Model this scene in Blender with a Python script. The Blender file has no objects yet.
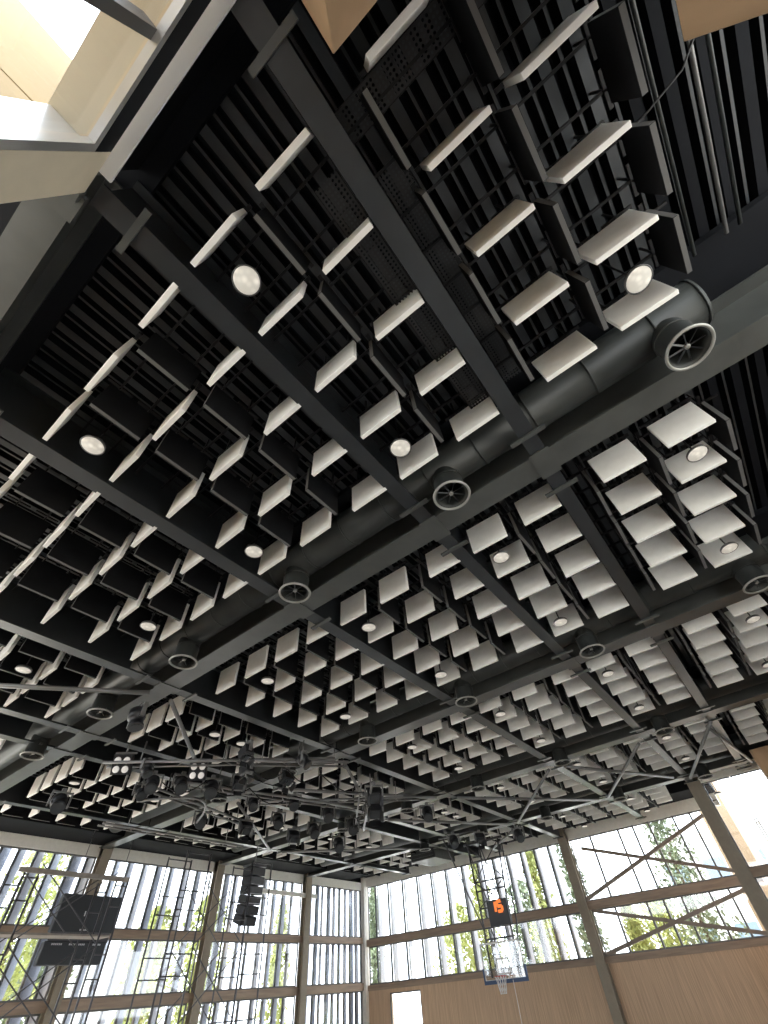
import bpy, bmesh, math, random
from mathutils import Vector, Matrix
random.seed(7)
S = bpy.context.scene
COL = S.collection
K = 2.75                      # eye height above the gym floor; all z below are heights above the eye
PI = math.pi

# ------------------------------------------------------------------ materials
def mat(name, col, rough=0.6, metal=0.0, noise=0.0, nscale=8.0, spec=0.5, emit=None, es=0.0, bump=0.0, stretch=(1, 1, 1)):
    m = bpy.data.materials.new(name); m.use_nodes = True
    nt = m.node_tree; b = nt.nodes['Principled BSDF']
    b.inputs['Base Color'].default_value = (*col, 1)
    b.inputs['Roughness'].default_value = rough
    b.inputs['Metallic'].default_value = metal
    b.inputs['Specular IOR Level'].default_value = spec
    if emit:
        b.inputs['Emission Color'].default_value = (*emit, 1); b.inputs['Emission Strength'].default_value = es
    if noise or bump:
        tc = nt.nodes.new('ShaderNodeTexCoord'); mp = nt.nodes.new('ShaderNodeMapping')
        mp.inputs['Scale'].default_value = stretch
        n = nt.nodes.new('ShaderNodeTexNoise'); n.inputs['Scale'].default_value = nscale; n.inputs['Detail'].default_value = 4
        nt.links.new(tc.outputs['Object'], mp.inputs['Vector']); nt.links.new(mp.outputs['Vector'], n.inputs['Vector'])
        if noise:
            r = nt.nodes.new('ShaderNodeMapRange')
            r.inputs['From Min'].default_value = 0.3; r.inputs['From Max'].default_value = 0.7
            r.inputs['To Min'].default_value = 1 - noise; r.inputs['To Max'].default_value = 1 + noise
            nt.links.new(n.outputs['Fac'], r.inputs['Value'])
            h = nt.nodes.new('ShaderNodeMix'); h.data_type = 'RGBA'; h.blend_type = 'MULTIPLY'
            h.inputs['Factor'].default_value = 1.0
            h.inputs['A'].default_value = (*col, 1)
            nt.links.new(r.outputs['Result'], h.inputs['B'])
            nt.links.new(h.outputs['Result'], b.inputs['Base Color'])
        if bump:
            bp = nt.nodes.new('ShaderNodeBump'); bp.inputs['Strength'].default_value = bump
            nt.links.new(n.outputs['Fac'], bp.inputs['Height']); nt.links.new(bp.outputs['Normal'], b.inputs['Normal'])
    return m

def glass_mat(name, tint=(0.96, 0.98, 1.0), refl=0.06):
    m = bpy.data.materials.new(name); m.use_nodes = True; nt = m.node_tree
    nt.nodes.remove(nt.nodes['Principled BSDF']); out = nt.nodes['Material Output']
    t = nt.nodes.new('ShaderNodeBsdfTransparent'); t.inputs['Color'].default_value = (*tint, 1)
    g = nt.nodes.new('ShaderNodeBsdfGlossy'); g.inputs['Roughness'].default_value = 0.03
    mx = nt.nodes.new('ShaderNodeMixShader'); mx.inputs['Fac'].default_value = refl
    nt.links.new(t.outputs[0], mx.inputs[1]); nt.links.new(g.outputs[0], mx.inputs[2]); nt.links.new(mx.outputs[0], out.inputs['Surface'])
    return m

def perforated_mat(name, col, pitch=0.04, rad=0.3):
    m = mat(name, col, 0.45); nt = m.node_tree; b = nt.nodes['Principled BSDF']; out = nt.nodes['Material Output']
    tc = nt.nodes.new('ShaderNodeTexCoord')
    mp = nt.nodes.new('ShaderNodeVectorMath'); mp.operation = 'SCALE'; mp.inputs['Scale'].default_value = 1 / pitch
    fr = nt.nodes.new('ShaderNodeVectorMath'); fr.operation = 'FRACTION'
    sb = nt.nodes.new('ShaderNodeVectorMath'); sb.operation = 'SUBTRACT'; sb.inputs[1].default_value = (0.5, 0.5, 0)
    ml = nt.nodes.new('ShaderNodeVectorMath'); ml.operation = 'MULTIPLY'; ml.inputs[1].default_value = (1, 1, 0)
    ln = nt.nodes.new('ShaderNodeVectorMath'); ln.operation = 'LENGTH'
    lt = nt.nodes.new('ShaderNodeMath'); lt.operation = 'LESS_THAN'; lt.inputs[1].default_value = rad
    tr = nt.nodes.new('ShaderNodeBsdfTransparent'); mx = nt.nodes.new('ShaderNodeMixShader')
    L = nt.links.new
    L(tc.outputs['Object'], mp.inputs[0]); L(mp.outputs[0], fr.inputs[0]); L(fr.outputs[0], sb.inputs[0]); L(sb.outputs[0], ml.inputs[0])
    L(ml.outputs[0], ln.inputs[0]); L(ln.outputs['Value'], lt.inputs[0]); L(lt.outputs[0], mx.inputs['Fac'])
    L(b.outputs[0], mx.inputs[1]); L(tr.outputs[0], mx.inputs[2]); L(mx.outputs[0], out.inputs['Surface'])
    return m

def lamp_mat(name, col, es):
    m = mat(name, (0.42, 0.41, 0.38), 0.5, emit=col, es=es, noise=0.0)
    nt = m.node_tree; b = nt.nodes['Principled BSDF']
    tc = nt.nodes.new('ShaderNodeTexCoord'); v = nt.nodes.new('ShaderNodeTexVoronoi'); v.inputs['Scale'].default_value = 14
    mr = nt.nodes.new('ShaderNodeMapRange'); mr.inputs['To Min'].default_value = es * 1.4; mr.inputs['To Max'].default_value = es * 0.5
    mr.inputs['From Max'].default_value = 0.6
    nt.links.new(tc.outputs['Object'], v.inputs['Vector']); nt.links.new(v.outputs['Distance'], mr.inputs['Value'])
    nt.links.new(mr.outputs[0], b.inputs['Emission Strength'])
    return m

M = dict(
    white=mat('white acoustic fabric', (0.87, 0.866, 0.845), 0.9, noise=0.05, nscale=5, spec=0.2),
    black=mat('black acoustic fabric', (0.009, 0.0095, 0.011), 0.9, noise=0.15, nscale=5, spec=0.1),
    trim_grey=mat('panel edge grey', (0.11, 0.11, 0.11), 0.7, spec=0.3),
    steel=mat('black painted steel', (0.019, 0.022, 0.025), 0.33, noise=0.2, nscale=3, spec=0.5),
    girder=mat('dark grey painted steel', (0.062, 0.066, 0.064), 0.33, noise=0.15, nscale=2.5, spec=0.5),
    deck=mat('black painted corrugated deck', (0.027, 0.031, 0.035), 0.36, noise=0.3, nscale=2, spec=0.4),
    soffit=mat('matt black ceiling board and deck shade', (0.008, 0.009, 0.0115), 0.75, noise=0.15, nscale=1.5, spec=0.1),
    duct=mat('dark grey duct', (0.030, 0.033, 0.032), 0.42, noise=0.2, nscale=3, spec=0.3),
    rim=mat('satin grey metal', (0.30, 0.30, 0.28), 0.4, metal=0.3),
    rod=mat('black rod', (0.007, 0.007, 0.008), 0.5, spec=0.3),
    tray=perforated_mat('perforated black tray', (0.012, 0.013, 0.015)),
    lamp=lamp_mat('high bay lens', (1.0, 0.93, 0.80), 0.22),
    lampbody=mat('lamp body', (0.05, 0.05, 0.05), 0.4),
    lens=mat('stage lamp lens', (0.75, 0.73, 0.7), 0.25, emit=(1, 0.95, 0.9), es=0.10),
    darklens=mat('dark glass lens', (0.05, 0.055, 0.06), 0.12, spec=0.7),
    bodyblk=mat('stage black plastic', (0.016, 0.017, 0.02), 0.4, noise=0.1),
    pipe=mat('grey steel pipe', (0.20, 0.20, 0.20), 0.38, metal=0.35),
    timber=mat('birch plywood cladding', (0.47, 0.31, 0.18), 0.55, noise=0.22, nscale=3, stretch=(1, 1, 0.12)),
    ply=mat('plywood wall', (0.54, 0.38, 0.255), 0.6, noise=0.22, nscale=7, stretch=(1, 6, 0.12)),
    rail=mat('timber rail', (0.30, 0.225, 0.17), 0.55, noise=0.18, nscale=3, stretch=(0.4, 0.4, 4)),
    fascia=mat('pale grey fascia', (0.74, 0.73, 0.68), 0.6, noise=0.05),
    column=mat('warm grey column paint', (0.26, 0.225, 0.175), 0.6, noise=0.06),
    beige=mat('beige plaster', (0.62, 0.55, 0.42), 0.75, noise=0.05, nscale=3),
    ochre=mat('beige outdoor cladding', (0.33, 0.235, 0.11), 0.75, noise=0.05, nscale=2),
    alu=mat('brushed aluminium', (0.62, 0.62, 0.62), 0.28, metal=0.7),
    fin=mat('pale lilac grey fin', (0.46, 0.46, 0.50), 0.55, noise=0.05),
    finblue=mat('blue grey fin', (0.31, 0.34, 0.42), 0.5, noise=0.08),
    mull=mat('grey mullion', (0.13, 0.13, 0.13), 0.5),
    brown=mat('brown grey brace paint', (0.22, 0.18, 0.15), 0.5),
    floorm=mat('light maple floor', (0.60, 0.575, 0.535), 0.35, noise=0.12, nscale=4, stretch=(0.3, 3, 1)),
    ground=mat('pale paving', (0.55, 0.53, 0.48), 0.9, noise=0.15, nscale=0.6),
    glass=glass_mat('window glass'),
    board=glass_mat('backboard glass', (0.93, 0.96, 0.98), 0.1),
    blue=mat('blue pad', (0.055, 0.10, 0.20), 0.5),
    whitep=mat('white paint', (0.8, 0.8, 0.8), 0.5),
    rimred=mat('red rim', (0.55, 0.06, 0.04), 0.4),
    net=mat('white net cord', (0.8, 0.8, 0.8), 0.8),
    digit=mat('orange digits', (0.3, 0.05, 0.0), 0.5, emit=(1.0, 0.24, 0.05), es=0.36),
    scaff=mat('scaffold tube', (0.09, 0.09, 0.10), 0.45, metal=0.3),
    plank=mat('scaffold plank', (0.30, 0.27, 0.24), 0.7, noise=0.15),
    screen=mat('scoreboard black', (0.03, 0.035, 0.042), 0.45),
    letter=mat('scoreboard lettering', (0.6, 0.62, 0.65), 0.5),
    leaf=mat('yellow green leaves', (0.34, 0.37, 0.12), 0.7, noise=0.35, nscale=1.2),
    leafd=mat('dark cypress leaves', (0.17, 0.21, 0.12), 0.7, noise=0.35, nscale=1.2),
    trunk=mat('bark', (0.14, 0.10, 0.07), 0.9, noise=0.2),
    peach=mat('peach render wall', (0.34, 0.25, 0.16), 0.85, noise=0.05),
    conc=mat('pale render wall', (0.74, 0.74, 0.74), 0.85, noise=0.04),
    pane=mat('dark window pane', (0.18, 0.24, 0.30), 0.15),
)

# ------------------------------------------------------------------ mesh helpers (coordinates: x, y, height above the eye)
def box(bm, x0, x1, y0, y1, z0, z1, mi=0):
    vs = [bm.verts.new((x, y, z)) for x in (x0, x1) for y in (y0, y1) for z in (z0, z1)]
    for f in ((0, 1, 3, 2), (4, 6, 7, 5), (0, 4, 5, 1), (2, 3, 7, 6), (0, 2, 6, 4), (1, 5, 7, 3)):
        bm.faces.new([vs[i] for i in f]).material_index = mi

def obox(bm, c, ax, ay, az, hx, hy, hz):
    c = Vector(c); vs = []
    for i in (-1, 1):
        for j in (-1, 1):
            for k in (-1, 1):
                vs.append(bm.verts.new(c + ax * hx * i + ay * hy * j + az * hz * k))
    for f in ((0, 1, 3, 2), (4, 6, 7, 5), (0, 4, 5, 1), (2, 3, 7, 6), (0, 2, 6, 4), (1, 5, 7, 3)):
        bm.faces.new([vs[i] for i in f])

def basis(d):
    d = d.normalized()
    u = d.cross(Vector((0, 0, 1)) if abs(d.z) < 0.9 else Vector((1, 0, 0))).normalized()
    return u, d.cross(u).normalized(), d

def tube(bm, pts, r, n=8, cap=True):
    pts = [Vector(p) for p in pts]; rings = []
    for i, p in enumerate(pts):
        d = (pts[min(i + 1, len(pts) - 1)] - pts[max(i - 1, 0)])
        u, v, d = basis(d)
        if rings:                                   # keep rings from twisting
            pu = (rings[-1][0].co - pts[i - 1])
            pu = pu - d * pu.dot(d)
            if pu.length > 1e-6: u = pu.normalized(); v = d.cross(u)
        rr = r[i] if isinstance(r, (list, tuple)) else r
        rings.append([bm.verts.new(p + (u * math.cos(2 * PI * k / n) + v * math.sin(2 * PI * k / n)) * rr) for k in range(n)])
    for a, b in zip(rings, rings[1:]):
        for k in range(n): bm.faces.new((a[k], a[(k + 1) % n], b[(k + 1) % n], b[k])).smooth = True
    if cap:
        bm.faces.new(rings[0][::-1]); bm.faces.new(rings[-1])

def lathe(bm, prof, c=(0, 0, 0), n=32):
    c = Vector(c); rings = []
    for r, z in prof:
        rings.append([bm.verts.new(c + Vector((r * math.cos(2 * PI * k / n), r * math.sin(2 * PI * k / n), z))) for k in range(n)] if r > 1e-6 else [bm.verts.new(c + Vector((0, 0, z)))])
    for a, b in zip(rings, rings[1:]):
        for k in range(n):
            k2 = (k + 1) % n
            q = [a[k % len(a)], a[k2 % len(a)], b[k2 % len(b)], b[k % len(b)]]
            q = list(dict.fromkeys(q))
            if len(q) > 2: bm.faces.new(q).smooth = True

def torus(bm, c, R, r, n=32, m=8, axis=Vector((0, 0, 1))):
    u, v, d = basis(axis); c = Vector(c); rings = []
    for i in range(n):
        a = 2 * PI * i / n; e = u * math.cos(a) + v * math.sin(a)
        rings.append([bm.verts.new(c + e * (R + r * math.cos(2 * PI * j / m)) + d * r * math.sin(2 * PI * j / m)) for j in range(m)])
    for i in range(n):
        A, B = rings[i], rings[(i + 1) % n]
        for j in range(m): bm.faces.new((A[j], A[(j + 1) % m], B[(j + 1) % m], B[j])).smooth = True

def mesh(bm, name, mats, bevel=0):
    if bevel: bmesh.ops.bevel(bm, geom=list(bm.edges), offset=bevel, segments=1, affect='EDGES')
    bmesh.ops.recalc_face_normals(bm, faces=bm.faces)
    me = bpy.data.meshes.new(name); bm.to_mesh(me); bm.free()
    for m in (mats if isinstance(mats, (list, tuple)) else [mats]): me.materials.append(m)
    return me

def obj(name, bm, mats, parent=None, loc=None, bevel=0):
    """loc given: mesh is local to loc; else the mesh is built in place and its origin set to K."""
    o = bpy.data.objects.new(name, mesh(bm, name, mats, bevel)); COL.objects.link(o)
    if parent is not None: o.parent = parent
    if loc is not None: o.location = (loc[0], loc[1], loc[2] + (K if parent is None else 0))
    elif parent is None: o.location = (0, 0, K)
    return o

def tag(o, label, cat, group=None):
    o['label'] = label; o['category'] = cat
    if group: o['group'] = group
    return o

def thing(name, label, cat, loc=(0, 0, 0), group=None, rz=0):
    o = bpy.data.objects.new(name, None); COL.objects.link(o); o.empty_display_size = 0.2
    o.location = (loc[0], loc[1], loc[2] + K); o.rotation_euler = (0, 0, rz)
    return tag(o, label, cat, group)

def struct(name, bm, mats, parent=None, bevel=0):
    o = obj(name, bm, mats, parent, bevel=bevel)
    if parent is None: o['kind'] = 'structure'
    return o

def dup(root, loc, label, group=None):
    r = root.copy(); COL.objects.link(r); r.location = (loc[0], loc[1], loc[2] + K); r['label'] = label
    if group: r['group'] = group
    for ch in list(root.children):
        c = ch.copy(); COL.objects.link(c); c.parent = r
        for g in list(ch.children):
            d = g.copy(); COL.objects.link(d); d.parent = c
    return r

NB = bmesh.new
ORD = ['first', 'second', 'third', 'fourth', 'fifth', 'sixth', 'seventh', 'eighth', 'ninth', 'tenth', 'eleventh', 'twelfth',
       'thirteenth', 'fourteenth', 'fifteenth', 'sixteenth', 'seventeenth', 'eighteenth', 'nineteenth', 'twentieth',
       'twenty-first', 'twenty-second', 'twenty-third', 'twenty-fourth', 'twenty-fifth', 'twenty-sixth', 'twenty-seventh', 'twenty-eighth', 'twenty-ninth', 'thirtieth']
BAYN = ['nearest', 'second', 'third', 'fourth', 'farthest']

# ------------------------------------------------------------------ camera
RC = ((0.6210311074, 0.5704023674, 0.5375513956), (-0.7811228476, 0.5069100931, 0.3645397845), (-0.0645558720, -0.6462842230, 0.7603612580))
FPX = 417.8
cam_d = bpy.data.cameras.new('camera'); cam = bpy.data.objects.new('camera', cam_d); COL.objects.link(cam)
cam.matrix_world = Matrix(((RC[0][0], -RC[0][1], -RC[0][2], 0), (RC[1][0], -RC[1][1], -RC[1][2], 0), (RC[2][0], -RC[2][1], -RC[2][2], K), (0, 0, 0, 1)))
cam_d.sensor_fit = 'AUTO'; cam_d.sensor_width = 36; cam_d.lens = 36 * FPX / 1024; cam_d.clip_start = 0.02; cam_d.clip_end = 500
S.camera = cam
def project(p):
    c = [sum(RC[i][j] * p[i] for i in range(3)) for j in range(3)]
    if c[2] < 0.05: return None
    return 384 + FPX * c[0] / c[2], 512 + FPX * c[1] / c[2], c[2]

# ------------------------------------------------------------------ layout
H = 4.60                                   # underside of panels, beams and girders
ZD = 5.52                                  # underside of the deck ribs
GX = [-1.36, 4.02, 9.45, 14.98, 20.55]     # girders (run along y)
BY = [0.02, 1.83, 4.73, 8.66, 11.85, 13.17, 17.75]   # cross beams (run along x)
XW, YW = 25.4, 21.4
XN = 21.35                                 # the nearer window bay on the right
BAY0 = [-0.33, 4.90, 10.15, 15.38, 20.72]
ROWP = 0.817
COLY = [-1.68, -0.79, 0.45, 1.36, 2.22, 3.28, 4.24, 5.12, 6.02, 6.94, 7.90, 9.76, 10.56, 11.33, 12.5, 14.2, 15.02, 15.86, 16.68, 18.44, 19.3]
BLKY = [-2.12, -1.25, -0.36, 0.91, 2.75, 3.71, 5.56, 6.48, 7.42, 9.32, 10.16, 10.95, 14.6, 15.44, 16.27, 17.1, 18.9]

# ------------------------------------------------------------------ floor, ceiling, walls
bm = NB(); box(bm, -9, XW, -9, YW, -K - 0.15, -K); struct('floor', bm, M['floorm'])
bm = NB(); box(bm, -60, 90, -60, 90, -K - 0.6, -K - 0.16)
g = struct('ground', bm, M['ground'])

# corrugated deck: trapezoid ribs running along x
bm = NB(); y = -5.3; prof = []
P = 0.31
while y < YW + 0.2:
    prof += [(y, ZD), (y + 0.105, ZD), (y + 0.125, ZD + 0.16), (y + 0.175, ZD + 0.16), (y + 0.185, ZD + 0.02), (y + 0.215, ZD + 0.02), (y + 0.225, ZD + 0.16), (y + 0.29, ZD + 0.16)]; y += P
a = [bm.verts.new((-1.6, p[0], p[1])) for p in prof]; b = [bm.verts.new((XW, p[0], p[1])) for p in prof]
for i in range(len(prof) - 1): bm.faces.new((a[i], a[i + 1], b[i + 1], b[i])).material_index = 0 if (i % 8 == 0 and prof[i][0] > -2.4) or i % 8 == 4 else 1  # second material paints shade into the flutes and the right-hand rib flats
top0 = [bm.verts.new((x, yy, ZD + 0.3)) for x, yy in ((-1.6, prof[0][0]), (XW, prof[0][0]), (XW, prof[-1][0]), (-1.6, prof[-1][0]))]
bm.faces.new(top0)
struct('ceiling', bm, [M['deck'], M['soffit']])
# plain black soffit strips beside each girder
n = 1
for gx in GX:
    bm = NB(); box(bm, gx - 0.95 if gx > 0 else gx - 0.24, gx + 0.34, -5.2, YW, 5.40, 5.51); struct(f'trim_{n}', bm, M['soffit']); n += 1
bm = NB(); box(bm, 23.9, XW, 1.5, YW, 4.96, 5.51); struct(f'trim_{n}', bm, M['soffit']); n += 1
bm = NB(); box(bm, -1.0, 23.9, 19.75, YW, 4.75, 5.39); struct(f'trim_{n}', bm, M['soffit']); n += 1

bm = NB(); box(bm, -1.9, -1.7, 1.9, YW + .2, -K, 3.4); struct('wall_rear_blocker', bm, M['ply'])  # added solid wall, shuts out light from behind the camera
bm = NB(); box(bm, 4.6, 19.2, -5.6, -5.4, -K, 5.4); struct('wall_side_blocker', bm, M['ply'])  # added wall out of view, cuts side light on the far bays
# ---- right wall (plane x = XW): plywood below, glazing above
def ygrid(name, segs, m, x0=XW, x1=XW + 0.25, **kw):
    bm = NB()
    for y0, y1, z0, z1 in segs: box(bm, x0, x1, y0, y1, z0, z1)
    return struct(name, bm, m, **kw)
DY0, DY1, DZ = 17.9, 19.8, 0.33
ygrid('wall_right', [(1.6, DY0, -K, 0.46), (DY1, YW + .25, -K, 0.46), (DY0, DY1, DZ, 0.46)], M['ply'])
ygrid('baseboard_right', [(1.6, YW, 0.46, 0.66)], M['rail'], XW - 0.06, XW + 0.2)
ygrid('trim_20', [(1.6, YW, 4.52, 4.95)], M['fascia'], XW - 0.04, XW + 0.2)
ygrid('trim_34', [(1.6, YW, 4.95, 5.9)], M['soffit'])
ygrid('trim_21', [(1.6, YW, 2.06, 2.33)], M['rail'], XW - 0.08, XW + 0.12)
wn = 1
def window_y(y0, y1, z0, z1, x=XW + 0.05, frame=0.05):
    global wn
    bm = NB()
    box(bm, x - .03, x + .03, y0, y0 + frame, z0, z1); box(bm, x - .03, x + .03, y1 - frame, y1, z0, z1)
    box(bm, x - .03, x + .03, y0, y1, z0, z0 + frame); box(bm, x - .03, x + .03, y0, y1, z1 - frame, z1)
    f = struct(f'window_{wn}', bm, M['mull']); wn += 1
    g = NB(); box(g, x - .006, x + .006, y0 + frame, y1 - frame, z0 + frame, z1 - frame)
    obj('window_pane', g, M['glass'], f)
def window_x(x0, x1, z0, z1, y=YW + 0.05, frame=0.05):
    global wn
    bm = NB()
    box(bm, x0, x0 + frame, y - .03, y + .03, z0, z1); box(bm, x1 - frame, x1, y - .03, y + .03, z0, z1)
    box(bm, x0, x1, y - .03, y + .03, z0, z0 + frame); box(bm, x0, x1, y - .03, y + .03, z1 - frame, z1)
    f = struct(f'window_{wn}', bm, M['mull']); wn += 1
    g = NB(); box(g, x0 + frame, x1 - frame, y - .006, y + .006, z0 + frame, z1 - frame)
    obj('window_pane', g, M['glass'], f)
for z0, z1 in ((0.66, 2.06), (2.33, 4.52)):
    window_y(2.0, 8.42, z0, z1); window_y(8.84, 21.1, z0, z1)
window_y(DY0, DY1, -K, DZ)
# fins of the far right-hand bay: deep pale blades, each its own thing
FY = [20.55, 19.62, 18.58, 17.56, 16.6, 15.64, 14.6, 13.6, 12.7, 11.88, 11.08, 10.34, 9.6]
for i, fy in enumerate(FY):
    t = thing('facade_fin', f'pale upright fin outside right-hand windows, {ORD[i]} from the room corner', 'fin', (XW + 0.12, fy, 0), 'fins outside the right-hand windows')
    bm = NB(); box(bm, 0.14, 0.52, -0.03, 0.03, 0.3, 4.75); obj('blade', bm, M['fin'], t)
    bm = NB(); box(bm, -0.06, 0.0, -0.05, 0.05, 0.66, 4.52); obj('mullion', bm, M['mull'], t)
for i, fy in enumerate([7.38, 6.05, 5.37, 4.66, 3.6, 2.9]):
    t = tag(obj('mullion', (lambda b: (box(b, -0.05, 0.07, -0.035, 0.035, 0.66, 4.52), b)[1])(NB()), M['mull'], None, (XW + 0.02, fy, 0)),
            f'thin grey mullion in braced window bay, {ORD[i]} from wall column', 'mullion', 'mullions of the braced window')
def strut(name, a, b, w, m, label, cat, group=None, round_=False, r=0.05):
    a, b = Vector(a), Vector(b); bm = NB()
    c = (a + b) / 2; d = b - a
    if round_:
        tube(bm, [a - c, b - c], r, 10)
    else:
        u, v, e = basis(d); obox(bm, (0, 0, 0), u, v, e, w / 2, w / 2, d.length / 2)
    return tag(obj(name, bm, m, None, c), label, cat, group)
for i, (a, b, lab) in enumerate([((8.42, 2.4), (2.4, 4.3), 'upper window brace rising from wall column'), ((7.9, 4.1), (2.3, 2.45), 'upper window brace falling from top left'),
                                 ((8.4, 0.7), (2.3, 1.93), 'lower window brace rising from the sill'), ((8.3, 2.02), (2.3, 0.72), 'lower window brace falling from wall column')]):
    strut('window_brace', (XW - .1 - .05 * (i % 2), a[0], a[1]), (XW - .1 - .05 * (i % 2), b[0], b[1]), 0.12, M['brown'], 'brown steel ' + lab, 'brace', 'diagonal braces across the right-hand window')

# ---- left wall (plane y = YW)
def xgrid(name, segs, m, y0=YW, y1=YW + 0.25):
    bm = NB()
    for x0, x1, z0, z1 in segs: box(bm, x0, x1, y0, y1, z0, z1)
    return struct(name, bm, m)
xgrid('trim_22', [(3, XW, 4.40, 4.74)], M['fascia'], YW - 0.04, YW + 0.2)
xgrid('trim_35', [(-4, XW + .2, 4.74, 5.9)], M['soffit'])
xgrid('trim_23', [(3, XW, 2.20, 2.43)], M['rail'], YW - 0.08, YW + 0.12)
xgrid('trim_24', [(3, XW, 0.50, 0.76)], M['rail'], YW - 0.08, YW + 0.12)
xgrid('wall_left', [(3, XW, -K, -1.6)], M['ply'])
xgrid('trim_25', [(16.9, 21.3, 3.82, 3.98)], M['fascia'], YW - 0.25, YW - 0.1)
CX = [4.2, 9.63, 14.98, 20.62]
for x0, x1 in ((4.4, 9.45), (9.82, 14.77), (15.19, 20.44), (20.81, 25.2)):
    for z0, z1 in ((-1.6, 0.50), (0.76, 2.20), (2.43, 4.40)): window_x(x0, x1, z0, z1)
fx = [5.1, 5.6, 6.2, 6.75, 7.35, 7.95, 8.6, 9.15, 10.3, 10.85, 11.5, 12.1, 12.75, 13.4, 14.05, 15.6, 16.15, 16.75, 17.3, 17.95, 18.6, 19.2, 19.8, 21.2, 21.62, 22.05, 22.5, 22.95, 23.4, 23.85, 24.3, 24.75]
for i, x in enumerate(fx[::-1]):
    right = x > 21
    w = random.uniform(0.38, 0.5) if not right else random.uniform(0.34, 0.46)
    t = thing('facade_fin', f'blue-grey upright fin outside left-hand windows, {(ORD + ["thirty-first", "thirty-second", "thirty-third"])[i]} from the room corner', 'fin', (x, YW + 0.15, 0), 'fins outside the left-hand windows')
    ang = math.radians(random.uniform(-66, -46) if not right else random.uniform(-78, -56))
    ax = Vector((math.sin(-ang), math.cos(ang), 0)); ay = Vector((ax.y, -ax.x, 0))
    bm = NB(); obox(bm, ax * w / 2 + Vector((0, 0, 1.5)), ax, ay, Vector((0, 0, 1)), w / 2, 0.028, 3.2); obj('blade', bm, M['finblue'] if right or i % 3 else M['fin'], t)
    bm = NB(); box(bm, -0.035, 0.035, -0.06, 0.02, -1.6, 4.4); obj('mullion', bm, M['mull'], t)

# ---- columns of both glazed walls: H-section steel
def column(x, y, w, d, z0, z1, m, label, along='x'):
    t = thing('steel_column', label, 'column', (x, y, 0), 'steel columns of the window walls')
    f = 0.05
    bm = NB()
    if along == 'x': box(bm, -w / 2, w / 2, -d / 2, -d / 2 + f, z0, z1); box(bm, -w / 2, w / 2, d / 2 - f, d / 2, z0, z1)
    else: box(bm, -d / 2, -d / 2 + f, -w / 2, w / 2, z0, z1); box(bm, d / 2 - f, d / 2, -w / 2, w / 2, z0, z1)
    obj('flange', bm, m, t)
    bm = NB()
    if along == 'x': box(bm, -0.03, 0.03, -d / 2 + f, d / 2 - f, z0, z1)
    else: box(bm, -d / 2 + f, d / 2 - f, -0.03, 0.03, z0, z1)
    obj('web', bm, m, t)
    return t
for i, x in enumerate(CX): column(x, YW - .16, 0.36, 0.34, -K, 5.0, M['column'], f'warm grey steel column in left window wall, {ORD[len(CX) - 1 - i]} from the room corner')
column(XW - 0.16, 8.63, 0.40, 0.34, -K, 5.0, M['column'], 'brown-grey steel column standing mid way along the right window wall', 'y')
bm = NB(); box(bm, XW - .22, XW + .2, YW - .22, YW + .2, -K, 5.0); struct('trim_26', bm, M['fascia'])
# nearer right-hand bay with its stout column
t = column(XN - .05, 1.78, 0.44, 0.36, -K, 5.1, M['column'], 'stout olive-grey column at right where the window wall steps forward', 'y')
bm = NB(); box(bm, XN - .05, XN + .2, -7, 1.56, 4.52, 4.86); struct('trim_27', bm, M['fascia'])
bm = NB(); box(bm, XN - .06, XN + .12, -7, 1.56, 1.86, 2.08); struct('trim_28', bm, M['rail'])
bm = NB(); box(bm, XN, XN + .2, -7, 1.56, -K, 0.40); box(bm, XN + .2, XW, 1.5, 1.7, -K, 0.5); struct('wall_near', bm, M['ply'])
bm = NB(); box(bm, XN - .03, XN + .2, -7, 1.56, 4.86, 5.5); struct('trim_29', bm, M['soffit'])
for z0, z1 in ((0.40, 1.86), (2.08, 4.52)):
    window_y(0.62, 1.56, z0, z1, XN + .05, 0.035); window_y(-0.5, 0.58, z0, z1, XN + .05, 0.035)

# ------------------------------------------------------------------ girders and beams
def ibeam(bm, L, w, z0, z1, along, f=0.035, gap=None):
    h = L / 2
    if along == 'y':
        box(bm, -w / 2, w / 2, -h, h, z0, z0 + f); box(bm, -w / 2, w / 2, -h, h, z1 - f, z1); box(bm, -0.015, 0.015, -h, h, z0 + f, z1 - f)
    else:
        box(bm, -h, h, -w / 2, w / 2, z0, z0 + f); box(bm, -h, h, -w / 2, w / 2, z1 - f, z1); 
        for q0, q1 in (((-h, gap - .34), (gap + .34, h)) if gap is not None else ((-h, h),)): box(bm, q0, q1, -0.012, 0.012, z0 + f, z1 - f)
GN = ['edge girder overhead left above the beige pier', 'girder nearest the camera crossing the whole picture', 'second girder from the camera', 'third girder from the camera carrying braces', 'farthest girder before the right window wall']
for i, gx in enumerate(GX):
    y0, y1 = (-5.2, YW - .3) if i else (1.9, YW - .3)
    t = thing('roof_girder', f'dark steel {GN[i]}', 'girder', (gx, (y0 + y1) / 2, 0), 'main roof girders')
    bm = NB(); ibeam(bm, y1 - y0, 0.38 if i else 0.30, H, 5.39, 'y'); obj('girder_section', bm, M['girder'], t)
    for by in BY:
        if i == 0 and by < 2: continue
        bm = NB()
        box(bm, -0.24, 0.24, by - (y0 + y1) / 2 - .14, by - (y0 + y1) / 2 + .14, H - 0.02, H - 0.001); obj('node_plate', bm, M['girder'], t)
DX = [3.47, 8.88, 14.4, 19.95]
bays = [(GX[i], GX[i + 1] if i < 4 else XW - .1) for i in range(5)]
BN = ['first', 'second', 'third', 'fourth', 'fifth', 'sixth', 'seventh']
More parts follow.
